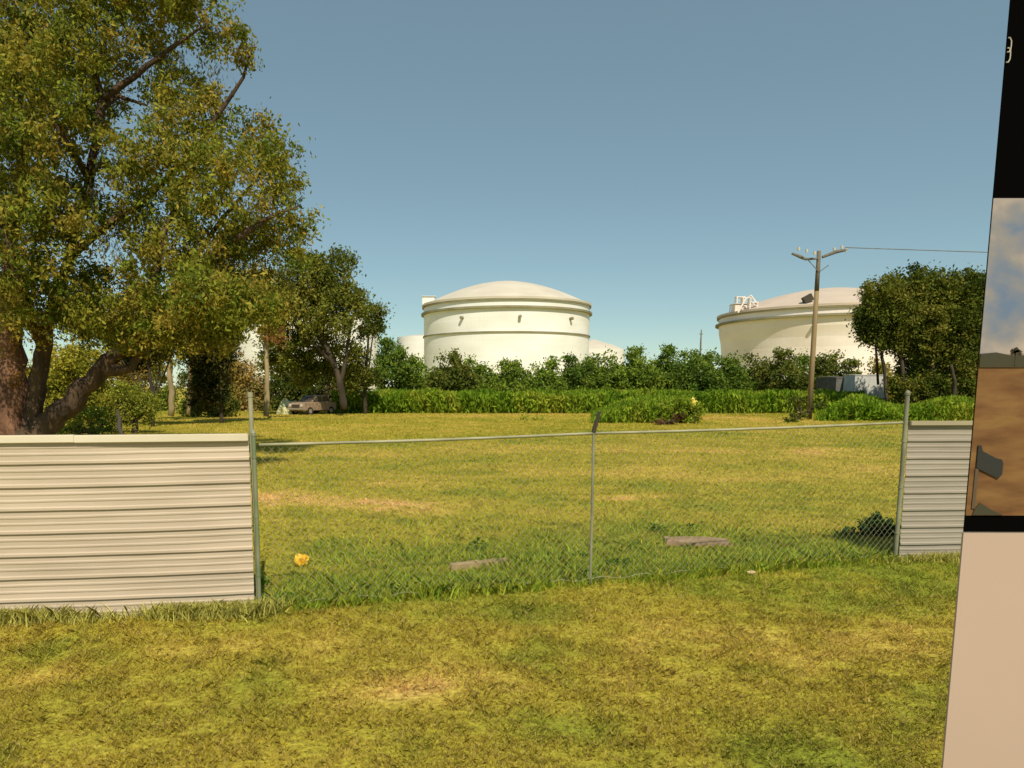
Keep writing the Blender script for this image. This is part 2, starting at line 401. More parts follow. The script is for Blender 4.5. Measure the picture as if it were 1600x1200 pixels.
for s in (0.4, 2.6, 4.6):
    mpost = MB(); mpost.tube([A0 + d * s - nr * 0.06 + Vector((0, 0, -.1)), A0 + d * s - nr * 0.06 + Vector((0, 0, 1.72))], 0.03)
    mpost.build('back_post', M_capgrey, fl)
B0 = PR + Vector((0.05, 0.02, 0)); B1 = B0 + Vector((2.6, 0.10, 0))
fr = empty('metal_fence', (0, 0, 0), 'short greyer corrugated metal fence right of the chain link', 'fence')
d2, nr2, L2 = corrugated(fr, B0, B1, 1.80, 8, M_panel2)
cap(fr, B0, d2, nr2, L2, 1.79, M_capgrey, 0.06)

# ------------------------------------------------------------------ chain link fence
M_galv = mat('galvanised_wire', (0.34, 0.32, 0.20), 0.7, (0.42, 0.40, 0.27), 9, metal=0.1)
M_rail = mat('galvanised_rail', (0.42, 0.39, 0.25), 0.6, (0.26, 0.25, 0.15), 2.2, (1, 1, 1), metal=0.1)
M_post = mat('galvanised_post', (0.30, 0.29, 0.20), 0.6, (0.19, 0.19, 0.13), 3, metal=0.1)
M_postgreen = mat('green_post', (0.15, 0.20, 0.10), 0.6, (0.25, 0.25, 0.16), 4)
cf = empty('chain_link_fence', (0, 0, 0), 'chain link fence with rail between the two metal fences, three posts', 'fence')
def link_panel(A, B, zA, zB, root):
    A = Vector(A); B = Vector(B); L = (B - A).length; d = (B - A).normalized(); nn = Vector((d.y, -d.x, 0))
    V = []; Fc = []
    st = 0.088; r = 0.0013
    def top(s): return zA + (zB - zA) * s / L - 0.012 * math.sin(math.pi * s / L)
    def seg(s0, z0, s1, z1, off):
        # thin four sided wire broken into two-cell zigzags leaning in and out of the plane
        n = max(2, int(abs(s1 - s0) / st) + 1); base = len(V)
        for i in range(n + 1):
            t = i / n; s = s0 + (s1 - s0) * t; z = z0 + (z1 - z0) * t
            bul = 0.012 * math.sin(s * 2.3) * math.sin(z * 2.0)
            p = A + d * s + nn * (off * (1 if i % 2 else -1) * 0.5 + bul) + Vector((0, 0, z))
            pd = Vector((-(z1 - z0) * d.x, -(z1 - z0) * d.y, (s1 - s0))).normalized() * r
            V.extend([p - pd, p + nn * r, p + pd, p - nn * r])
        for i in range(n):
            for k in range(4):
                a = base + i * 4 + k; b = base + i * 4 + (k + 1) % 4
                Fc.append((a, b, b + 4, a + 4))
    s = -2.2
    while s < L:
        for sg in (1, -1):
            # line z = sg*(x - s) style with slope 1.05
            if sg == 1: xa, za, xb, zb = s, 0.03, s + 2.0, 0.03 + 2.1
            else: xa, za, xb, zb = s, 2.13, s + 2.0, 0.03
            # clip
            pts = []
            for q in np.linspace(0, 1, 120):
                xx = xa + (xb - xa) * q; zz = za + (zb - za) * q
                if 0 <= xx <= L and 0.02 <= zz <= top(min(max(xx, 0), L)) - 0.005: pts.append((xx, zz))
            if len(pts) > 2: seg(pts[0][0], pts[0][1], pts[-1][0], pts[-1][1], 0.004 * sg)
        s += st
    mb = MB(); mb.v = [tuple(v) for v in V]; mb.f = Fc
    mb.build('wire_mesh', M_galv, root)
    rl = MB(); pts = []; rad = []
    for i in range(25):
        s = L * i / 24; pts.append(A + d * s + Vector((0, 0, top(s)))); rad.append(0.016)
    rl.tube(pts, rad, 8); rl.build('top_rail', M_rail, root, smooth=True)
    tw = MB(); pts = [A + d * (L * i / 30) + nn * 0.01 + Vector((0, 0, 0.06 + 0.02 * math.sin(i * 1.7))) for i in range(31)]
    tw.tube(pts, 0.003, 5); tw.build('bottom_wire', M_galv, root)
Lp, Mp, Rp = PL + Vector((0.06, 0.03, 0)), PM, PR + Vector((-0.05, -0.01, 0))
link_panel(Lp, Mp, 1.685, 1.735, cf)
link_panel(Mp, Rp, 1.735, 1.80, cf)
def post(base, h, r, mt, extra=None):
    m = MB(); m.tube([base + Vector((0, 0, -0.1)), base + Vector((0.004, 0, h / 2)), base + Vector((0, 0, h))], r, 12)
    for z in (0.35, 0.95, 1.55): m.tube([base + Vector((0, 0, z)), base + Vector((0, 0, z + 0.02))], r * 1.2, 12)
    o = m.build('post', mt, cf, smooth=False)
    c_ = MB(); c_.lathe([(r * 1.2, -0.03), (r * 1.25, 0.0), (r * 0.9, 0.02), (0.001, 0.035)], tuple(base + Vector((0, 0, h))), 12)
    c_.build('post_cap', M_post, o)
    return o
post(PL + Vector((0.0, 0.06, 0)), 1.80, 0.022, M_postgreen)
post(PM, 1.76, 0.016, M_post)
post(PR + Vector((-0.0, 0.01, 0)), 2.18, 0.027, M_post)
# taller pale post standing behind the end of the left fence
g = at(394, 660, PL.y + 0.35)
m = MB(); m.tube([(g.x, g.y, -0.1), (g.x - 0.01, g.y, 2.19)], 0.024, 12); m.tube([(g.x - 0.01, g.y, 2.15), (g.x - 0.01, g.y, 2.2)], 0.028, 12)
o = m.build('fence_post', M_rail); tag(o, 'pale round metal post rising behind the right end of the long cream fence', 'post')
# barbed wire arm on the middle post
a0 = PM + Vector((0, 0, 1.75)); a1 = at(937, 643, PM.y - 0.03)
m = MB(); m.tube([a0, a0.lerp(a1, .5) + Vector((-.003, 0, 0)), a1], [0.028, 0.024, 0.018], 6)
for t in (0.3, 0.6, 0.9):
    p = a0.lerp(a1, t); m.tube([p + Vector((-0.035, 0, -0.01)), p + Vector((0.035, 0, 0.012))], 0.006, 5)
m.build('barbed_wire_arm', M_dark, cf)
# broken branch hooked over the left fence
m = MB(); q = [at(183, 640, 7.55), at(187, 655, 7.5), at(186, 668, 7.3), at(191, 680, 7.22), at(188, 690, 7.2)]
m.tube(q, [0.010, 0.020, 0.026, 0.018, 0.004], 7); m.tube([q[3], at(199, 687, 7.2)], [0.007, 0.003], 5); m.tube([q[1], at(181, 652, 7.55)], [0.008, 0.004], 5)
tag(m.build('twig', M_dark, smooth=True), 'thin dark twig hooked over the cap of the long cream fence', 'twig')

# ------------------------------------------------------------------ storage tanks
def tank(name, label, px, ydist, wpx, rim_py, top_py, M_white=M_white, M_dome=M_dome, girders=True, taper=1.0, band=None, dome=True, equip=False, group='white storage tanks behind the trees'):
    c0 = at(px, HOR, ydist); rad = wpx / 2 / F * ydist
    fy = ydist - rad * 0.3
    zr = at(px, rim_py, fy - rad * 0.55).z; zt = at(px, top_py, ydist).z
    r = empty(name, (c0.x, ydist, 0), label, 'storage tank', group)
    sh = rad; rad = rad * taper; m = MB(); prof = [(rad, -0.3)]
    for k in range(1, 9): prof += [(rad, zr * k / 9 - 0.02), (rad - 0.012, zr * k / 9)]       # shell courses
    prof += [(rad, zr)]
    if taper < 1: prof = [(a_ if z_ < zr * .62 else min(sh, rad + (sh - rad) * (z_ - zr * .62) / (zr * .2)), z_) for a_, z_ in prof]
    m.lathe(prof, n=128); m.build('shell', M_white, r, smooth=False); rad = sh
    m = MB(); n = 14
    if dome: m.lathe([(max(.01, rad * .985 * (1 - t / n)), zr - .1 + (zt - zr + .1) * (1 - (1 - t / n) ** 1.75)) for t in range(n + 1)], n=96)
    else: m.lathe([(rad * 1.0, zr), (rad * 0.6, zr + (zt - zr) * 0.5), (0.01, zt)], n=96)
    m.build('roof', M_dome, r, smooth=dome)
    if girders:
        gw = rad * 0.022
        for z, ww, hh, mt in ((zr - 0.75, gw * .8, 0.38, M_steelgrey), (zr - 2.15, gw * 1.4, 0.38, M_steelgrey)):
            m = MB(); m.lathe([(rad + .02, z), (rad + ww, z), (rad + ww, z + hh), (rad + .02, z + hh + .05)], n=128); m.build('wind_girder', mt, r)
        m = MB(); m.lathe([(rad + 0.03, zr - 0.9 + .4), (rad + gw * .9, zr - .5), (rad + gw * .9, zr - 0.1), (rad - .1, zr)], n=128); m.build('rim', M_dome, r)
        m = MB(); aL = R(192); sx, sy = rad * .955 * math.cos(aL), rad * .955 * math.sin(aL)   # gauger's platform on the rim
        m.box((sx, sy, zr + .45), (2.4, 1.6, 1.5)); m.box((sx + .1, sy, zr + 1.3), (2.9, 2.0, .12)); m.box((sx + 1.7, sy, zr + .3), (1.0, .5, .9))
        m.build('rim_platform', M_white, r, bevel=.05)
    if band:
        zb = at(px, band, ydist - rad).z
        m = MB(); m.lathe([(rad + .01, zb), (rad + .22, zb), (rad + .22, zb + .22), (rad + .01, zb + .24)], n=128); m.build('stiffener_ring', M_steelgrey, r)
    if equip:
        m = MB()
        for k, a in enumerate((R(183), R(189), R(195), R(201))):
            x, y = rad * .93 * math.cos(a), rad * .93 * math.sin(a); hgt = (2.2, 3.4, 3.0, 2.0)[k]
            for dx, dy in ((-.7, -.5), (.7, -.5), (-.7, .5), (.7, .5)): m.box((x + dx, y + dy, zr + hgt / 2 - .6), (.16, .16, hgt))
            m.box((x, y, zr + hgt - .7), (1.7, 1.2, .14)); m.box((x, y - .6, zr + hgt * .5), (1.6, .10, .10), ry=.7)
        x, y = rad * .95 * math.cos(R(186)), rad * .95 * math.sin(R(200))
        m.tube([(x - 1, y, zr - .5), (x + .1, y, zr + 1.8), (x + 1.2, y, zr + 2.6), (x + 2.2, y - .5, zr + 1.0)], .16, 8)
        m.build('gauge_platform', M_white, r)
        m = MB(); a = R(233); m.box((rad * .93 * math.cos(a), rad * .93 * math.sin(a), zr + 1.0), (1.6, .8, 1.2), ry=-.5); m.build('hatch', M_dark, r)
    if girders:                                             # small nozzles under the girder
        for a in (R(238), R(312), R(275)):
            m = MB(); m.tube([((rad - .1) * math.cos(a), (rad - .1) * math.sin(a), zr * .80), ((rad + .7) * math.cos(a), (rad + .7) * math.sin(a), zr * .80)], .28, 10)
            m.build('nozzle', M_steelgrey, r)
    return r
tank('storage_tank', 'big white domed tank left of centre, with two ring girders', 790, 150, 252, 464, 440, band=519)
tank('storage_tank', 'big white domed tank behind the utility pole, pipework at its left rim', 1289, 145, 320, 474, 451, M_white=M_pinkw, M_dome=M_pinkd, taper=.965, equip=True)
tank('storage_tank', 'pale tank glimpsed through the branches of the dark tree', 480, 190, 222, 497, 480, girders=False)
tank('storage_tank', 'low flat white tank just left of the big domed tank', 668, 200, 92, 525, 522, girders=False, dome=False)
tank('storage_tank', 'low white tank with cone roof just right of the big domed tank', 925, 200, 96, 545, 530, girders=False, dome=False)

# ------------------------------------------------------------------ trees
OAK = [(0.045, 0.070, 0.010), (0.080, 0.105, 0.014), (0.140, 0.138, 0.018), (0.200, 0.155, 0.030), (0.150, 0.170, 0.024), (0.085, 0.115, 0.018)]
DARKG = [(0.025, 0.040, 0.010), (0.045, 0.068, 0.013), (0.085, 0.100, 0.018), (0.120, 0.120, 0.025)]
OAKSHADE = [(0.010, 0.015, 0.006), (0.022, 0.028, 0.009), (0.05, 0.05, 0.014), (0.09, 0.075, 0.022)]  # near-black leaf colours that paint in the shade under the oak
MIDG = [(0.040, 0.062, 0.010), (0.070, 0.105, 0.014), (0.105, 0.140, 0.020), (0.155, 0.165, 0.030)]
YELG = [(0.110, 0.125, 0.015), (0.190, 0.190, 0.025), (0.285, 0.240, 0.035)]
GREYG = [(0.075, 0.085, 0.050), (0.13, 0.13, 0.075), (0.20, 0.19, 0.12)]
BROWN = [(0.05, 0.035, 0.014), (0.12, 0.065, 0.022), (0.22, 0.12, 0.04)]
def cl(px, py, r, Y, dy=0, ry=None, flat=1.0):
    """cluster of leaves: photo pixel, radius in photo pixels, distance"""
    p = at(px, py, Y + dy); s = (Y + dy) / F
    return (p.x, p.y, p.z, r * s, (ry or r) * s, r * s * flat)
Y0 = 22.0
oak = empty('oak_tree', tuple(Vector((at(25, 640, Y0).x, Y0, 0))), 'huge spreading oak at the left with leaning limb, towering over the cream fence', 'tree')
oak_loc = Vector(oak.location)
spec = [(400, 455, 34, -3), (425, 490, 24, -2.6), (380, 500, 26, -2.8), (40, 40, 85, 1), (130, 20, 80, -1), (215, 10, 70, 1), (300, -10, 60, 0), (375, 72, 30, 0), (330, 62, 24, 1), (60, 150, 90, -2), (145, 170, 60, 1.5), (285, 165, 55, 1), (330, 205, 62, 0),
        (400, 220, 40, 1), (425, 262, 50, 0), (245, 235, 75, -1), (350, 290, 80, -1), (440, 335, 52, 0), (225, 320, 80, 1), (60, 270, 100, 0), (30, 380, 95, -2), (110, 360, 50, -1),
        (300, 375, 75, -1), (400, 390, 60, 1), (455, 395, 32, 0), (330, 440, 60, 1.5), (250, 450, 62, -.5), (165, 455, 48, 2), (90, 450, 60, -1), (30, 480, 60, -1.5), (230, 500, 45, 1),
        (310, 490, 45, 0), (385, 470, 45, 1), (150, 500, 42, 2), (175, 520, 30, -1), (215, 520, 30, -1), (255, 525, 28, 0), (130, 505, 26, -1.5), (15, 110, 80, 2), (-60, 200, 120, 0), (-60, 400, 120, 1), (-80, 20, 120, 0), (110, -90, 110, 0), (250, -70, 80, 0), (190, 525, 26, 1.5), (345, 525, 28, .5),
        (330, 450, 50, -3.4), (270, 475, 50, -3), (385, 470, 40, -3.2), (210, 500, 45, -1), (300, 520, 35, 0), (350, 500, 40, 1), (420, 470, 35, 0), (190, 120, 34, 2), (250, 75, 30, 2.5), (120, 90, 50, 0)]
cls = [cl(a, b, r, Y0, dy, ry=r * 1.15) for a, b, r, dy in spec]
local = [(c[0] - oak_loc.x, c[1] - oak_loc.y, c[2]) + c[3:] for c in cls]
crown('crown', local, 0.135, OAK, oak, clumps_per=28, leaves_per=85, crad=0.33, droop=0.8, nscale=0.45, aspect=0.42)
moss = [cl(a, b, r, Y0, dy) for a, b, r, dy in ((270, 120, 45, 1.5), (340, 130, 30, 1), (160, 240, 40, 1), (400, 330, 40, -1), (360, 420, 50, .5), (180, 300, 40, -.5), (170, 390, 45, 0), (420, 440, 30, 1), (130, 470, 25, 1), (240, 100, 30, 1))]
moss = [(c[0] - oak_loc.x, c[1] - oak_loc.y, c[2]) + c[3:] for c in moss]
crown('hanging_moss', moss, 0.16, GREYG, oak, clumps_per=12, leaves_per=42, crad=0.28, droop=2.2, aspect=0.16)
brown = [cl(a, b, r, Y0, dy) for a, b, r, dy in ((300, 470, 35, -1), (25, 545, 26, -1), (40, 590, 20, -1))]
brown = [(c[0] - oak_loc.x, c[1] - oak_loc.y, c[2]) + c[3:] for c in brown]
crown('dead_leaves', brown, 0.10, BROWN, oak, clumps_per=9, leaves_per=45, crad=0.28, droop=0.4)
def L_(pts, Y=Y0):
    return [tuple(at(a, b, Y + (q[0] if q else 0)) - oak_loc) for a, b, *q in pts]
limbs_mesh('trunk', [(L_([(22, 740), (20, 640), (18, 560), (10, 470), (20, 350, 1), (45, 200, 1), (60, 60, 1)]), [.62, .46, .38, .30, .2, .13, .05])], M_barkred, oak, 14)
limbs_mesh('limb', [(L_([(40, 700), (58, 610), (68, 540), (78, 490), (110, 400), (140, 280), (160, 160), (150, 110), (165, 60)]), [.36, .24, .2, .17, .14, .12, .11, .08, .04])], M_bark, oak, 10)
limbs_mesh('limb', [(L_([(30, 705), (80, 655), (125, 620), (160, 575), (200, 535), (240, 490), (290, 430, 1), (340, 350, 1), (400, 280)]), [.48, .34, .29, .24, .17, .13, .1, .07, .03]),
                    (L_([(160, 578), (205, 575), (225, 540), (270, 500), (340, 460), (400, 420)]), [.22, .12, .10, .09, .07, .03])], M_bark, oak, 12)
limbs_mesh('branches', [(L_([(68, 540), (40, 470, -1), (10, 380, -2), (-30, 260, -2)]), [.2, .16, .12, .05]),
                        (L_([(110, 400), (170, 350), (240, 300, 1), (310, 230), (380, 120), (395, 70)]), [.13, .11, .09, .07, .05, .02]),
                        (L_([(140, 280), (90, 200, -1), (60, 120, -1)]), [.1, .07, .03]),
                        (L_([(160, 155), (210, 120), (260, 80), (320, 40)]), [.1, .08, .06, .03]),
                        (L_([(160, 165), (185, 150, .5), (230, 165)]), [.1, .06, .03]),
                        (L_([(240, 490), (330, 400, -1), (420, 340, -1), (470, 320)]), [.12, .1, .06, .02]),
                        (L_([(200, 535), (240, 440, -1), (260, 350, -1), (300, 280)]), [.14, .11, .08, .03])], M_bark, oak, 8)

def simple_tree(name, label, cat, base_px, Y, clusters, pal, size, group=None, trunk_r=0.18, mt=None, stems=None, cp=6, lp=45, crad=0.5, droop=0.1, zmin=0.03, shell=.55, cname='crown'):
    bx = at(base_px, HOR, Y).x; loc = Vector((bx, Y, 0))
    r = empty(name, tuple(loc), label, cat, group)
    cs = [cl(*c[:3], Y, *(c[3:4] or (0,))) for c in clusters]
    cs = [(c[0] - bx, c[1] - Y, c[2]) + c[3:] for c in cs]
    crown(cname, cs, size, pal, r, cp * (4.2 if cp < 11 else 1), lp, crad, droop, zmin=zmin, shell=shell)
    top = max(c[2] for c in cs)
    if stems is None:
        big = sorted(cs, key=lambda c: -c[3])[:5]
        lim = [([(0, 0, -0.2), (rng.normal() * .1, 0, top * .3), tuple(np.array(big[0][:3]) * [.6, .6, .75]), big[0][:3]], [trunk_r, trunk_r * .8, trunk_r * .5, trunk_r * .15])]
        for c in big[1:]: lim.append(([(0, 0, min(top * .25, 1.2)), (c[0] * .5, c[1] * .5, c[2] * .6), c[:3]], [trunk_r * .5, trunk_r * .35, trunk_r * .1]))
    else:
        lim = [([tuple(at(a, b, Y + dq) - loc) if True else 0 for a, b, dq in pts], rr) for pts, rr in stems]
    limbs_mesh('trunk', lim, mt or M_barkdark, r, 8)
    return r

# dark tree right of the oak, and the small ones under it
simple_tree('dark_tree', 'dark leafy tree right of the oak, white tank showing through its gaps', 'tree', 538, 58,
            [(470, 450, 45), (510, 425, 32), (538, 410, 18), (530, 455, 35), (480, 490, 38), (440, 475, 32), (425, 520, 25), (500, 530, 28, 2), (552, 470, 22), (540, 545, 20, 1), (515, 575, 26, 3), (470, 575, 30, 3), (550, 590, 24, 3), (430, 560, 24, 3), (530, 490, 30, -1), (455, 540, 30, 1), (420, 450, 25)],
            [(0.05, 0.065, 0.012), (0.105, 0.12, 0.02), (0.165, 0.16, 0.03)], 0.24, trunk_r=.32, cp=4.5, lp=70, crad=.6,
            stems=[([(538, 640, 0), (530, 590, 0), (505, 530, 0), (500, 440, 0)], [.3, .24, .18, .06]), ([(532, 600, 0), (540, 560, 0), (550, 500, 0), (575, 490, 0)], [.2, .14, .1, .04]), ([(520, 565, 0), (470, 520, 0), (440, 480, 0)], [.16, .12, .05])])
simple_tree('round_tree', 'small round dark green crown overhanging left of the big domed tank', 'tree', 570, 62,
            [(578, 500, 22), (588, 488, 14), (570, 520, 13), (590, 515, 12), (560, 555, 18), (575, 590, 22), (545, 585, 20)], DARKG, .22, cp=6, lp=60, crad=.45)
simple_tree('palm_like_tree', 'slender tree with pale lit trunk and rusty orange skirt under the dark tree', 'tree', 415, 52,
            [(424, 518, 17), (438, 526, 10)], BROWN, .22, cp=6, lp=55, crad=.4, mt=M_barkpale, stems=[([(416, 650, 0), (417, 590, 0), (415, 520, 0)], [.2, .17, .14])])
simple_tree('slender_tree', 'slender pale trunked tree, the left of the twin trunks under the oak', 'tree', 267, 50,
            [(262, 540, 26), (285, 560, 16), (240, 555, 16), (255, 580, 14, 2)], YELG, .2, 'twin pale trunks under the oak', cp=5, lp=45, crad=.45, mt=M_barkpale, stems=[([(267, 650, 0), (267, 600, 0), (265, 545, 0)], [.20, .19, .15])])
simple_tree('slender_tree', 'slender pale trunked tree, the right of the twin trunks under the oak', 'tree', 295, 52,
            [(300, 545, 26), (325, 560, 22), (290, 525, 20)], DARKG, .2, 'twin pale trunks under the oak', cp=6, lp=50, crad=.5, mt=M_barkpale, stems=[([(294, 648, 0), (296, 600, 0), (297, 550, 0)], [.15, .14, .11])])
simple_tree('bush', 'tall yellow green bush lit by the sun between trunk and leaning limb', 'bush', 110, 36,
            [(110, 570, 34), (145, 565, 24), (85, 600, 28), (130, 605, 28), (95, 640, 30), (60, 640, 32), (140, 640, 28), (5, 600, 40), (0, 650, 40), (115, 625, 34, 1), (75, 575, 30, 1), (150, 600, 26, 1)], YELG, .17, cp=10, lp=75, crad=.35)
simple_tree('bush', 'rounded light green bush standing on the lawn behind the twig', 'bush', 205, 36,
            [(205, 625, 30), (180, 620, 20), (232, 630, 20), (170, 645, 18), (215, 648, 22), (185, 655, 16)], [(0.09, 0.115, 0.014), (0.16, 0.175, 0.024), (0.22, 0.215, 0.03)], .13, cp=10, lp=55, crad=.28)
simple_tree('bush', 'low dark green bush left of the rounded light green bush', 'bush', 140, 34,
            [(140, 655, 22), (115, 662, 20), (165, 660, 18), (90, 668, 16), (150, 675, 20)], MIDG, .12, cp=10, lp=50, crad=.28)
# backdrop of trees behind the oak and the car; two added dark for oak shade
simple_tree('dark_tree', 'added dark tree for the oak shade behind its leaning limb', 'tree', 235, 42, [(225, 500, 36), (185, 520, 30), (260, 520, 36), (230, 548, 26, 1), (290, 500, 34), (150, 500, 30), (120, 480, 30), (200, 550, 22, 2)], OAKSHADE, .2, trunk_r=.12, cp=9, lp=75, crad=.45)
simple_tree('dark_tree', 'added dark tree for the oak shade between the twin trunks and the rusty skirted tree', 'tree', 345, 46, [(340, 500, 38), (375, 480, 36), (315, 540, 34), (345, 545, 30), (330, 580, 30), (340, 610, 26), (322, 620, 22)], OAKSHADE, .2, trunk_r=.12, cp=9, lp=75, crad=.45)
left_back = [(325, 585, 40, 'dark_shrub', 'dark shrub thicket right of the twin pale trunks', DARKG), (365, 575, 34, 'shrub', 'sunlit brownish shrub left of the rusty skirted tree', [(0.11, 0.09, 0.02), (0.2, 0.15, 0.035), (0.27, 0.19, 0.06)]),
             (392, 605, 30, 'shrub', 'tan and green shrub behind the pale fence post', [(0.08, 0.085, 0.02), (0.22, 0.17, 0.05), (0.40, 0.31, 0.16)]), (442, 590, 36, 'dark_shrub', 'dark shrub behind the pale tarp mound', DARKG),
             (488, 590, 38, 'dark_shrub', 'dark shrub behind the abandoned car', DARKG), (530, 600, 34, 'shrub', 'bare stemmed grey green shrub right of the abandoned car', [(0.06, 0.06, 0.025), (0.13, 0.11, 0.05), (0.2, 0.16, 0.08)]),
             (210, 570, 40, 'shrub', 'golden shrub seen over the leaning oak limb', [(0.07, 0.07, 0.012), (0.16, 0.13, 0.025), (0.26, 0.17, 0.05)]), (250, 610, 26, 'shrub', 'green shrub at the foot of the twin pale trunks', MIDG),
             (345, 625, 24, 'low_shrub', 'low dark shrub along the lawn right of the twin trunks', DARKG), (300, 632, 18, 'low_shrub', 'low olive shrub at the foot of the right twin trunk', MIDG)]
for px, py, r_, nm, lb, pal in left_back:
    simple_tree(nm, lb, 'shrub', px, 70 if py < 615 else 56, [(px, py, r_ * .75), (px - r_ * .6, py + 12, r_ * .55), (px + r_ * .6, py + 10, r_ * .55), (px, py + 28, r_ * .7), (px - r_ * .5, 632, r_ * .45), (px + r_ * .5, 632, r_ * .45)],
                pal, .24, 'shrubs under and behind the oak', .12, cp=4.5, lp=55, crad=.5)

# the row of trees below the tanks
row = [(612, 548, 24, 600, 'dark little tree between the round tree and the low flat tank', 0), (652, 575, 22, 0, 'bushy tree directly below the low flat white tank', 1), (708, 566, 26, 0, 'tallest brownish green tree in front of the left part of the domed tank', 2),
       (752, 580, 24, 0, 'leafy tree with a thin twig tip against the domed tank, left of its middle', 1), (800, 578, 25, 0, 'green tree under the middle of the domed tank', 1), (846, 580, 24, 0, 'green tree under the right half of the domed tank, beside a dip', 1),
       (905, 570, 26, 0, 'dense tree covering the lower right corner of the domed tank', 0), (950, 572, 25, 0, 'green tree in front of the low cone roofed tank', 1), (995, 566, 26, 0, 'light green tree against open sky right of the cone roofed tank', 1),
       (1042, 560, 27, 0, 'dark dense tree left of the thin mast', 0), (1090, 566, 28, 0, 'dark tree at the foot of the thin mast', 0), (1140, 574, 26, 0, 'dark tree at the left edge of the tank behind the utility pole', 0),
       (1188, 574, 22, 0, 'small tree in front of the tank, second left of the utility pole', 2), (1228, 560, 17, 0, 'narrow pointed tree just left of the utility pole', 2), (1256, 565, 15, 0, 'narrow dark tree directly behind the utility pole', 0),
       (1290, 568, 20, 0, 'olive tree just right of the utility pole', 2), (1328, 580, 22, 0, 'low olive tree behind the dark shed', 2), (1375, 582, 24, 0, 'yellowish shrub like tree behind the pale shed wall', 3)]
PALS = [[(0.035, 0.065, 0.012), (0.07, 0.115, 0.017), (0.12, 0.165, 0.025)], [(0.06, 0.10, 0.014), (0.105, 0.155, 0.02), (0.155, 0.205, 0.03)], [(0.045, 0.062, 0.012), (0.08, 0.10, 0.018), (0.125, 0.135, 0.026)], [(0.10, 0.10, 0.02), (0.18, 0.16, 0.03), (0.24, 0.2, 0.04)]]
for i, (px, py, r_, _, lb, pk) in enumerate(row):
    py += 7
    Yt = 76 + 3 * math.sin(i * 2.3)
    cc = [(px, py, r_ * .7), (px - r_ * .6, py + 10, r_ * .6, 1), (px + r_ * .6, py + 9, r_ * .6, -1), (px, py + 24, r_ * .8, -1), (px - r_ * .5, py + 36, r_ * .6), (px + r_ * .6, py + 34, r_ * .6), (px, 618, r_ * .6), (px - r_ * .9, py + 26, r_ * .7), (px + r_ * .9, py + 24, r_ * .7), (px - r_ * .7, 610, r_ * .6), (px + r_ * .7, 608, r_ * .6)]
    for k in range(3): cc.append((px + rng.uniform(-1, 1) * r_ * .8, py - r_ * rng.uniform(.45, .9), r_ * rng.uniform(.14, .26)))
    simple_tree('tree', lb, 'tree', px, Yt, cc, PALS[pk], .30, 'row of trees below the tanks', .16, cp=3.6, lp=60, crad=.55)
g = at(750, 552, 74)
# the big tree on the right
simple_tree('broad_tree', 'broad dense green tree at the right above the grey fence', 'tree', 1455, 60,
            [(1380, 455, 28), (1425, 448, 27), (1470, 448, 26), (1515, 455, 30), (1560, 465, 36), (1365, 490, 26), (1355, 515, 17), (1400, 495, 36), (1450, 500, 40), (1505, 505, 42), (1560, 520, 40), (1395, 528, 22), (1375, 530, 12), (1440, 540, 28), (1490, 550, 32), (1530, 560, 30), (1490, 590, 30), (1455, 600, 26), (1520, 600, 28), (1420, 610, 22), (1400, 600, 12), (1470, 570, 34, 1), (1510, 580, 34, 1), (1540, 600, 30, 1), (1460, 625, 24), (1500, 628, 24), (1432, 575, 24, 1)],
            [(0.030, 0.045, 0.009), (0.060, 0.078, 0.012), (0.095, 0.108, 0.017), (0.135, 0.130, 0.025)], .25, trunk_r=.35, cp=7, lp=90, crad=.55,
            stems=[([(1470, 645, 0), (1462, 600, 0), (1450, 550, 0), (1430, 490, 0)], [.4, .34, .28, .1]), ([(1420, 640, 0), (1412, 600, 0), (1408, 560, 0), (1395, 520, 0)], [.2, .17, .15, .08]), ([(1385, 630, 0), (1382, 585, 0), (1378, 550, 0), (1370, 520, 0)], [.14, .12, .11, .06]),
                   ([(1372, 600, 2), (1370, 560, 0), (1366, 520, 0)], [.1, .1, .06]), ([(1500, 645, 0), (1505, 590, 0), (1520, 520, 0)], [.26, .22, .1]), ([(1490, 640, -2), (1492, 600, -2), (1486, 570, -2)], [.16, .14, .1]), ([(1535, 645, 0), (1540, 560, 0), (1560, 500, 0)], [.3, .22, .1])])

# ------------------------------------------------------------------ tall weeds at the far edge of the lawn: uncountable
def weed_mass(name, label, xa, xb, y0, y1, h, n, pal, size, prof=None):
    t = rng.random(n); px = xa + (xb - xa) * t; Y = rng.uniform(y0, y1, n)
    X = (px - PX) / F * Y * 1.0
    hh = h * (0.72 + 0.5 * fbm(X, Y, 0.35, 71, 3)) * (prof(px) if prof else 1)
    z = hh * rng.random(n) ** 0.75
    P = np.stack([X, Y + rng.normal(size=n) * .2, z], 1)
    d = rng.normal(size=(n, 3)) * .55; d[:, 2] += 1.0; d /= np.linalg.norm(d, axis=1)[:, None]
    s = np.cross(d, rng.normal(size=(n, 3))); s /= np.linalg.norm(s, axis=1)[:, None]
    Ls = (size * rng.uniform(.6, 1.5, n))[:, None]; W = Ls * .3
    V = np.stack([P - d * Ls / 2, P + s * W / 2, P + d * Ls / 2, P - s * W / 2], 1).reshape(-1, 3)
    V[:, 2] = np.maximum(V[:, 2], -.05)
    k = (np.clip(fbm(X + z * .6, Y + z * .5, .7, 77, 3), .2, .8) - .2) / .6 * (len(pal) - 1)
    i = np.minimum(k.astype(int), len(pal) - 2); f = (k - i)[:, None]; pal = np.array(pal) * np.array([1.9, 1.6, 2.0]); c = pal[i] * (1 - f) + pal[i + 1] * f
    c = c * rng.uniform(.6, 1.4, n)[:, None]
    return tag(color_mesh(name, V, np.arange(4 * n).reshape(n, 4), np.repeat(c, 4, 0), M_leaf), label, 'weeds', kind='stuff')
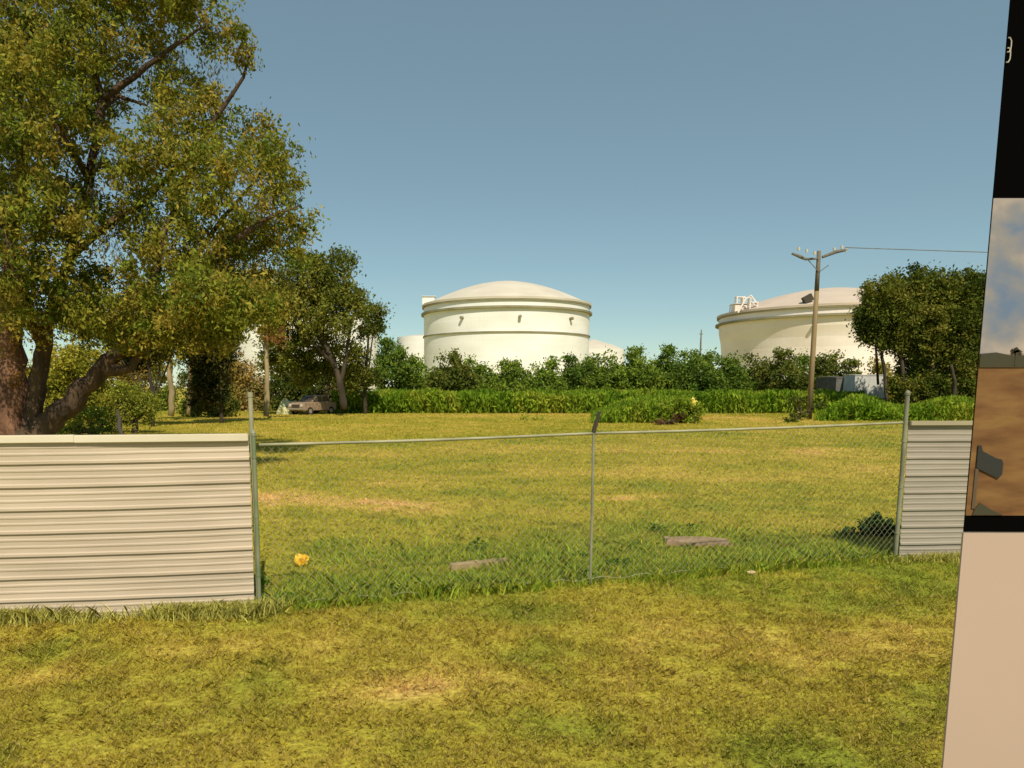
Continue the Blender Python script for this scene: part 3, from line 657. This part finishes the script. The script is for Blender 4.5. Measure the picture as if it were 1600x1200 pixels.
WEED = [(0.055, 0.115, 0.008), (0.085, 0.165, 0.010), (0.125, 0.205, 0.014), (0.17, 0.22, 0.02)]
weed_mass('tall_weeds', 'long band of tall bright green weeds at the far edge of the lawn', 520, 1345, 63, 70, 1.85, 60000, WEED, .42)
weed_mass('tall_weeds', 'bright green weeds spilling out of the band right of the middle post', 925, 1085, 46, 63, 1.45, 22000, WEED, .34, lambda p: np.clip(np.minimum((p - 915) / 70, (1100 - p) / 25), .1, 1))
weed_mass('tall_weeds', 'bright green weeds below the broad tree and the sheds', 1275, 1640, 49, 62, 1.25, 30000, WEED, .34, lambda p: np.clip((p - 1262) / 60, .15, 1) * (1.0 + .25 * np.sin(p / 23)))

M_W = [(0.085, 0.125, 0.012), (0.13, 0.175, 0.016), (0.19, 0.21, 0.03)]
simple_tree('bush', 'leafy green bush on the lawn below the yellow weed stalk', 'bush', 1062, 46, [(1062, 640, 17), (1040, 648, 15), (1082, 645, 15), (1030, 656, 10), (1068, 655, 16), (1090, 655, 10)], M_W, .2, cp=8, lp=55, crad=.35)
simple_tree('brush_pile', 'dark brown brush pile at the foot of the lawn bush', 'brush pile', 1040, 44, [(1030, 657, 7), (1046, 658, 7), (1058, 654, 6)], [(0.035, 0.022, 0.01), (0.07, 0.045, 0.02), (0.11, 0.07, 0.03)], .22, cp=14, lp=40, crad=.2, cname='dead_foliage')
simple_tree('weed_stalk', 'pale yellow flowering stalk above the lawn bush', 'plant', 1086, 45, [(1085, 628, 5)], [(0.55, 0.5, 0.12), (0.65, 0.58, 0.22)], .14, cp=30, lp=30, crad=.12, cname='flower', trunk_r=.03)
simple_tree('shrub', 'dark shrub at the left foot of the utility pole', 'shrub', 1250, 51, [(1254, 634, 10), (1248, 624, 8), (1254, 648, 9), (1280, 632, 9), (1240, 628, 7)], DARKG, .2, cp=12, lp=50, crad=.3)
simple_tree('shrub', 'tiny dark shrub on the lawn left of the utility pole', 'shrub', 1234, 47, [(1236, 652, 8), (1230, 656, 6), (1241, 656, 6)], DARKG, .16, cp=18, lp=45, crad=.2, trunk_r=.04)
simple_tree('shrub', 'rounded green shrub in the weeds right of the utility pole', 'shrub', 1345, 50, [(1330, 640, 16), (1355, 642, 16), (1308, 645, 12), (1375, 648, 12)], WEED, .22, cp=9, lp=50, crad=.35)
simple_tree('low_plant', 'low green clump on the far lawn left of the middle post', 'plant', 828, 50, [(820, 655, 7), (836, 656, 7), (850, 658, 5)], M_W, .16, cp=14, lp=40, crad=.22, trunk_r=.03, cname='foliage')
# dark bush behind the chain link by the grey fence
g = ground(1365, 862)
simple_tree('dark_bush', 'dark broad leaved bush behind the chain link beside the grey fence', 'bush', 1362, g.y + 1.0,
            [(1372, 822, 20), (1352, 830, 17), (1328, 836, 12), (1390, 830, 16), (1378, 846, 16), (1345, 846, 11), (1312, 838, 6)], [(0.012, 0.030, 0.010), (0.022, 0.055, 0.014), (0.045, 0.09, 0.018)], .055, cp=1300, lp=20, crad=.04, trunk_r=.012, cname='foliage')
def clumpy(px, py, r, pal, label, name='weed_clump', size=.05, cp=600):
    g = ground(px, py); return simple_tree(name, label, 'weed', px, g.y, [(px, py - r * .7, r), (px - r, py - r * .4, r * .7), (px + r, py - r * .4, r * .7)], pal, size, cp=cp, lp=16, crad=.04, trunk_r=.006, cname='foliage')
DW = [(0.03, 0.065, 0.010), (0.06, 0.11, 0.012), (0.11, 0.17, 0.02)]
clumpy(745, 862, 12, DW, 'dark green weed clump behind the short weathered plank')
clumpy(918, 905, 10, DW, 'dark weed clump at the foot of the middle fence post', size=.06)
clumpy(903, 872, 9, DW, 'dark weed clump left of the middle fence post')
clumpy(1028, 832, 10, DW, 'dark weed clump behind the left end of the long concrete slab')
clumpy(1083, 828, 7, DW, 'small dark weed clump behind the middle of the concrete slab')
clumpy(415, 915, 9, DW, 'dark weed clump at the foot of the green post', size=.05)
clumpy(965, 885, 12, DW, 'leafy green weed clump just right of the middle fence post', size=.05)

# ------------------------------------------------------------------ things lying on the grass
M_conc = mat('weathered_concrete', (0.36, 0.24, 0.155), 0.9, (0.24, 0.16, 0.09), 6, bump=.4, bscale=30)
M_wood = mat('weathered_wood', (0.42, 0.31, 0.17), 0.9, (0.27, 0.19, 0.09), 5, (1, 8, 1), bump=.3)
def slab(name, label, cat, pa, pb, wid, th, mt, z=0.02):
    A, B = ground(*pa), ground(*pb); L = (B - A).length; c = (A + B) / 2; ang = math.atan2(B.y - A.y, B.x - A.x)
    bm = bmesh.new(); n = 16
    bmesh.ops.create_grid(bm, x_segments=n, y_segments=4, size=0.5)
    for v in bm.verts:
        v.co.x = v.co.x * L * (1 + .05 * math.sin(v.co.y * 9)) ; v.co.y = v.co.y * wid * (1 + .12 * math.sin(v.co.x * 7 + 1)) + rng.normal() * .006; v.co.z = th + rng.normal() * .004
    ex = bmesh.ops.extrude_face_region(bm, geom=bm.faces[:])
    for v in ex['geom']:
        if isinstance(v, bmesh.types.BMVert): v.co.z = -0.04
    bmesh.ops.recalc_face_normals(bm, faces=bm.faces)
    me = bpy.data.meshes.new(name); bm.to_mesh(me); bm.free()
    o = link(name, me, mt); o.location = (c.x, c.y, z); o.rotation_euler = (0, 0.01, ang); return tag(o, label, cat)
slab('concrete_slab', 'pinkish weathered concrete slab in the grass right of the middle post', 'slab', (1040, 848), (1138, 850), .42, .035, M_conc)
slab('wooden_plank', 'weathered plank in the weeds left of the middle post', 'plank', (705, 890), (793, 881), .14, .05, M_wood)
# yellow crumpled thing
def blob(name, label, cat, px, py, r, mt, squash=.6, seed=3, spike=.35):
    g = ground(px, py); bm = bmesh.new(); bmesh.ops.create_icosphere(bm, subdivisions=3, radius=r)
    for v in bm.verts:
        k = 1 + spike * (float(vnoise(v.co.x / r * 2 + v.co.z, v.co.y / r * 2 + 5, 1.6, seed)) - .5) * 2
        v.co *= k; v.co.z *= squash
    me = bpy.data.meshes.new(name); bm.to_mesh(me); bm.free()
    o = link(name, me, mt); o.location = (g.x, g.y, r * squash * .8); return tag(o, label, cat)
M_yel = mat('yellow_plastic', (0.80, 0.50, 0.03), .5, (0.62, 0.33, 0.02), 12)
M_paper = mat('dirty_paper', (0.66, 0.52, 0.32), .8, (0.5, 0.38, .2), 12)
blob('plastic_bag', 'crumpled orange yellow bag in the grass near the green post', 'bag', 471, 884, .085, M_yel, .95, 3, .6)
blob('paper_scrap', 'small crumpled beige scrap on the grass in front of the fence', 'litter', 1173, 898, .05, M_paper, .6, 5)
blob('paper_scrap', 'tiny white scrap at the edge of the far weeds left of the pole', 'litter', 1204, 641, .32, mat('white_scrap', (0.7, 0.68, 0.6), .8, (.55, .52, .45), 6), .6, 6)

# ------------------------------------------------------------------ utility pole and wire
YU = ground(1264, 655).y
ub = ground(1264, 655)
pole = empty('utility_pole', tuple(ub), 'tall wooden utility pole with crossarm in front of the right tank', 'utility pole')
zt = at(1278, 392, YU).z
M_pole = mat('pole_wood', (0.29, 0.205, 0.105), .9, (0.19, 0.135, 0.07), 1.2, (3, 3, .25), bump=.3)
M_poletop = mat('pole_top_weathered', (0.11, 0.095, 0.07), .9, (0.17, 0.14, 0.10), 1.5, (3, 3, .3))
M_arm = mat('crossarm', (0.13, 0.12, 0.10), .8, (0.2, .18, .15), 2)
M_ins = mat('insulator', (0.62, 0.58, 0.5), .4)
zc = at(1278, 455, YU).z
m = MB(); m.tube([(0, 0, -.3), (.0, 0, zc * .5), (0, 0, zc)], [.185, .17, .15], 12); m.build('shaft', M_pole, pole, smooth=True)
m = MB(); m.tube([(0, 0, zc + .002), (0, 0, zt)], [.152, .125], 12); m.build('shaft_top', M_poletop, pole, smooth=True)
m = MB(); m.tube([(0.15, -.2, zt - .45), (1.0, -.32, zt - .12), (1.6, -.4, zt - .02)], [.10, .13, .09], 8)
m.tube([(-0.1, -.2, zt - .55), (-.75, .3, zt - .5), (-1.05, .35, zt - .35), (-1.65, .5, zt - .08)], [.06, .10, .13, .08], 8)
m.build('crossarm', M_arm, pole)
for x_, z_ in ((-1.5, -.02), (-.95, -.15), (-.4, -.3), (1.45, .08), (.95, -.05), (1.75, -.1)):
    m = MB(); m.tube([(x_, -.2, zt + z_), (x_, -.2, zt + z_ + .22)], [.07, .10], 8); m.build('insulator', M_ins, pole)
m = MB(); m.tube([(.6, -.25, zt - 1.0), (.05, -.19, zt - 1.4)], .03); m.tube([(-.6, .2, zt - .6), (-.05, -.19, zt - 1.4)], .03); m.build('brace', M_arm, pole)
m = MB(); w0 = Vector((ub.x + 1.6, YU - .4, zt + .15)); pts = []
for i in range(30):
    t = i / 29; pts.append(w0 + Vector((t * 60, t * 6, -.25 * math.sin(math.pi * t))))
m.tube(pts, .028, 5); tag(m.build('power_line', M_arm, smooth=True), 'thin power line running right from the utility pole', 'wire')
m = MB(); g0 = at(1094, 560, 110); g1 = at(1094, 515, 110); m.tube([(g0.x, g0.y, 0), (g0.x, g0.y, g1.z * .8), (g0.x, g0.y, g1.z)], [.16, .12, .07], 8)
m.box((g0.x, g0.y, g1.z * .94), (.5, .12, .12)); tag(m.build('mast', M_arm), 'thin grey mast poking up above the middle of the tree row', 'mast')

# ------------------------------------------------------------------ sheds behind the weeds
M_shedl = mat('shed_pale', (0.62, 0.60, 0.56), .8, (0.5, 0.5, 0.5), 1.2); M_shedd = mat('shed_dark', (0.17, 0.165, 0.15), .9, (0.12, .115, .10), 1.5)
def shed(label, pxa, pxb, Y, top_py, mtw, mtr, depth=4.0, door=True, rz=0):
    a, b = at(pxa, HOR, Y), at(pxb, HOR, Y); wdt = b.x - a.x; hgt = at(pxa, top_py, Y).z
    r = empty('shed', ((a.x + b.x) / 2, Y, 0), label, 'shed', None, rz)
    m = MB(); m.box((0, depth / 2, hgt / 2 - .05), (wdt, depth, hgt)); m.build('wall', mtw, r)
    m = MB(); m.box((0, depth / 2, hgt + .02), (wdt + .06, depth + .1, .06), rx=.03); m.build('roof', mtr, r)
    if door:
        m = MB(); m.box((wdt * .1, -.02, hgt * .42), (.95, .05, hgt * .8)); d_ = m.build('door', M_shedd if mtw is not M_shedd else M_shedl, r)
        m = MB(); m.box((wdt * .1 + .35, -.06, hgt * .42), (.06, .06, .14)); m.build('handle', M_dark, d_)
    return r
shed('dark grey open shed wall behind the weeds, left of the pale shed', 1306, 1331, 70, 589, M_shedd, M_arm, door=False)
shed('pale bluish white shed between the utility pole and the broad tree', 1335, 1384, 68, 586, M_shedl, M_shedl, depth=2.0, door=False)
shed('small pale shed seen at the right foot of the broad tree', 1514, 1560, 66, 590, M_shedl, M_shedl, door=False)

# ------------------------------------------------------------------ abandoned car and tarp at the far edge of the lawn
M_car = mat('faded_pink_paint', (0.40, 0.28, 0.19), .6, (0.26, .18, .12), 2.5, spec=.5); M_glass = mat('dusty_glass', (0.09, .08, .06), .25, spec=.6)
M_rub = mat('tyre_rubber', (0.03, .028, .025), .9); M_chr = mat('dull_chrome', (0.45, .40, .30), .4, metal=.5)
cb_ = ground(489, 647.5)
car = empty('abandoned_car', (cb_.x, cb_.y, 0), 'faded pinkish abandoned car parked at the far edge of the lawn', 'car', None, R(60))
def car_sec(prof, y0, y1, name, mt, bev=.05):
    m = MB(); m.prism(prof, (1, 0, 0), (0, 0, 1), (0, 1, 0), y1 - y0); return m.build(name, mt, car, bevel=bev, off=(0, y0, 0))
body = car_sec([(-2.0, .35), (-2.05, .75), (-1.95, .98), (-.9, 1.06), (1.0, 1.08), (1.95, .98), (2.05, .7), (2.0, .35)], -.85, .85, 'body', M_car)
car_sec([(-.95, 1.05), (-.35, 1.55), (1.05, 1.60), (1.6, 1.05)], -.72, .72, 'cabin', M_car, .06)
for sy, nm in ((-.735, 'side_window'), (.705, 'side_window')):
    for p in ([(-.72, 1.10), (-.28, 1.47), (.28, 1.49), (.28, 1.10)], [(.38, 1.10), (.38, 1.49), (.98, 1.51), (1.35, 1.10)]):
        m = MB(); m.prism(p, (1, 0, 0), (0, 0, 1), (0, 1, 0), .03); m.build(nm, M_glass, car, off=(0, sy, 0))
m = MB(); m.box((-.68, 0, 1.31), (.03, 1.25, .58), ry=R(50)); m.build('windscreen', M_glass, car)
for x_ in (-1.3, 1.3):
    for sy in (-.80, .80):
        m = MB(); m.tube([(x_, sy - .1, .32), (x_, sy + .1, .32)], .32, 20); wq = m.build('wheel', M_rub, car)
        m = MB(); m.tube([(x_, sy - .112, .32), (x_, sy + .112, .32)], .18, 14); m.build('rim', M_chr, wq)
for sy in (-.6, .6):
    m = MB(); m.tube([(-2.08, sy, .78), (-2.0, sy, .78)], .11, 12); m.build('headlight', M_ins, car)
m = MB(); m.box((-2.07, 0, .76), (.06, .8, .2)); m.build('grille', M_dark, car)
m = MB(); m.box((-2.1, 0, .5), (.12, 1.6, .14)); m.build('bumper', M_chr, car, bevel=.03)
g = ground(452, 647.5); bm = bmesh.new(); bmesh.ops.create_uvsphere(bm, u_segments=32, v_segments=16, radius=1)
for v in bm.verts:
    k = 1 + .18 * (float(vnoise(v.co.x * 1.5 + 3, v.co.y * 1.5 + v.co.z, 2, 5)) - .5) * 2
    v.co *= k; v.co.z = max(v.co.z, -.05) * 1.15; v.co.x *= 1.05; v.co.y *= .9
me = bpy.data.meshes.new('tarp_mound'); bm.to_mesh(me); bm.free()
o = link('tarp_mound', me, mat('pale_tarp', (0.62, .60, .34), .7, (.50, .50, .27), 1.5, bump=.3, bscale=3)); o.location = (g.x, g.y, 0); tag(o, 'pale greenish tarp covered mound left of the abandoned car', 'tarp')

# ------------------------------------------------------------------ the upright display panel at the right edge of the lawn
YD = 1.45
def dp(px, py): return at(px, py, YD)
M_black = mat('panel_black', (0.0026, 0.0024, 0.0024), .8, spec=.0)
M_page = mat('page_pinkish', (0.47, 0.35, 0.295), .85, (0.41, 0.305, 0.25), .8, spec=.1)
x0 = dp(1529, 600).x; x1 = x0 + 1.0; zT = dp(1577, 0).z + .12
root = empty('display_panel', (x0, YD, 0), 'tall upright display panel at the right, black surround over blank pinkish page', 'screen')
zi0, zi1 = dp(1556, 309).z, dp(1530, 806).z; zb = dp(1513, 832).z
m = MB(); m.box((.5, .0062, zb + (zT - zb) / 2), (1.0, .002, zT - zb)); m.build('black_surround', M_black, root)
m = MB(); m.box((.5, .0075, (zb - .002) / 2 - .05), (1.0, .005, zb + .1 - .002)); m.build('blank_page', M_page, root)
m = MB(); m.box((.5, .035, zb), (.98, .04, .1)); 
def photo_mat():
    m, t, b = new_mat('inset_photo'); b.inputs['Roughness'].default_value = .6; b.inputs['Specular IOR Level'].default_value = .15
    tc = t.nodes.new('ShaderNodeTexCoord'); sp = t.nodes.new('ShaderNodeSeparateXYZ'); t.links.new(tc.outputs['Object'], sp.inputs[0])
    def ramp(inp, els, interp='LINEAR'):
        r = t.nodes.new('ShaderNodeValToRGB'); r.color_ramp.interpolation = interp
        for k, (p, c) in enumerate(els):
            e = r.color_ramp.elements[k] if k < 2 else r.color_ramp.elements.new(p)
            e.position = p; e.color = (*c, 1)
        t.links.new(inp, r.inputs[0]); return r.outputs[0]
    def noise(scale, stretch, det=5):
        mp = t.nodes.new('ShaderNodeMapping'); mp.inputs['Scale'].default_value = stretch; t.links.new(tc.outputs['Object'], mp.inputs[0])
        n = t.nodes.new('ShaderNodeTexNoise'); n.inputs['Scale'].default_value = scale; n.inputs['Detail'].default_value = det; t.links.new(mp.outputs[0], n.inputs[0]); return n.outputs[0]
    cloud = ramp(noise(7, (1, 1, 1.3), 4), [(.38, (.13, .18, .29)), (.50, (.24, .23, .25)), (.62, (.40, .33, .30)), (.75, (.24, .21, .20))])
    field = ramp(noise(9, (1, 1, 3.5), 8), [(.30, (.11, .05, .022)), (.48, (.17, .085, .035)), (.62, (.22, .12, .045)), (.75, (.16, .11, .03))])
    mr = t.nodes.new('ShaderNodeMapRange'); mr.inputs[1].default_value = dp(1560, 556).z; mr.inputs[2].default_value = dp(1560, 552).z
    t.links.new(sp.outputs[2], mr.inputs[0])
    mx = t.nodes.new('ShaderNodeMix'); mx.data_type = 'RGBA'; t.links.new(mr.outputs[0], mx.inputs['Factor']); t.links.new(field, mx.inputs['A']); t.links.new(cloud, mx.inputs['B'])
    t.links.new(mx.outputs['Result'], b.inputs['Base Color']); return m
xi = .0
m = MB(); m.box((.5 + xi / 2, .0042, (zi0 + zi1) / 2), (1.0 - xi, .0015, zi0 - zi1)); pic = m.build('inset_picture', photo_mat(), root)
M_tl = mat('print_treeline', (0.05, .045, .025), .8); M_mb = mat('print_mailbox', (0.028, .028, .027), .6); M_pp = mat('print_post', (0.10, .07, .045), .8)
zh = dp(1560, 556).z
m = MB(); m.prism([(xi, zh - .022), (xi, zh + .004)] + [(xi + .03 * k, zh + .003 + .004 * math.sin(k * 1.9)) for k in range(1, 31)] + [(xi + .93, zh - .022)], (1, 0, 0), (0, 0, 1), (0, 1, 0), .002)
m.build('printed_treeline', M_tl, pic, off=(0, .0012, 0))
def q2(px, py): p = dp(px, py); return (p.x - x0, p.z)
m = MB(); m.prism([q2(1585, 571), q2(1588, 549), q2(1590, 549), q2(1589, 571)], (1, 0, 0), (0, 0, 1), (0, 1, 0), .002)
for k, an in enumerate((8, 40, 75, 110, 145, 172, -20, 200)):
    c_, s_ = math.cos(R(an)), math.sin(R(an)); b_ = (1589, 549); L_p = 10 - 2 * (k % 2)
    m.prism([q2(b_[0] - s_ * 1.6, b_[1] - c_ * 1.6), q2(b_[0] + c_ * L_p * .6 - s_ * 2, b_[1] - s_ * L_p * .6 - 1), q2(b_[0] + c_ * L_p, b_[1] - s_ * L_p * .75 + 2), q2(b_[0] + s_ * 1.6, b_[1] + c_ * 1.6)], (1, 0, 0), (0, 0, 1), (0, 1, 0), .002 + k * .00005)
m.build('printed_palm', M_tl, pic, off=(0, .0004, 0))
def fix(l): return [(max(a, xi + .001), b) for a, b in l]
m = MB(); m.prism(fix([q2(1529, 696), q2(1534, 696), q2(1536, 705), q2(1557, 716), q2(1566, 718), q2(1568, 724), q2(1566, 742), q2(1560, 748), q2(1530, 733), q2(1526, 730)]), (1, 0, 0), (0, 0, 1), (0, 1, 0), .002); m.build('printed_mailbox', M_mb, pic, off=(0, .0004, 0))
m = MB(); m.prism(fix([q2(1525, 732), q2(1530, 733), q2(1524, 795), q2(1519, 795)]), (1, 0, 0), (0, 0, 1), (0, 1, 0), .002); m.build('printed_post', M_pp, pic, off=(0, .0012, 0))
m = MB(); m.prism(fix([q2(1524, 795), q2(1532, 786), q2(1550, 797), q2(1568, 805), q2(1520, 805)]), (1, 0, 0), (0, 0, 1), (0, 1, 0), .002); m.build('printed_shadow', M_tl, pic, off=(0, .0008, 0))
M_txt = mat('glyph_white', (0.45, 0.42, 0.37), .6)
m = MB()
for cy in (69, 85):                          # the cut off right halves of two stacked figures
    p0 = q2(1571, cy)[1]; r_ = .0125
    pts = [(.0006, p0 + r_), (.004, p0 + r_), (.0068, p0 + r_ * .6), (.0072, p0), (.0068, p0 - r_ * .6), (.004, p0 - r_), (.0006, p0 - r_)]
    m.tube([(a, 0.003, b) for a, b in pts], .0012, 5)
m.build('cut_off_figures', M_txt, root)
m = MB(); m.box((.5, .12, .04), (1.1, .5, .08)); m.box((.25, .1, .5), (.06, .06, 1.0), rx=-.12); m.box((.75, .1, .5), (.06, .06, 1.0), rx=-.12); m.build('stand', M_black, root)
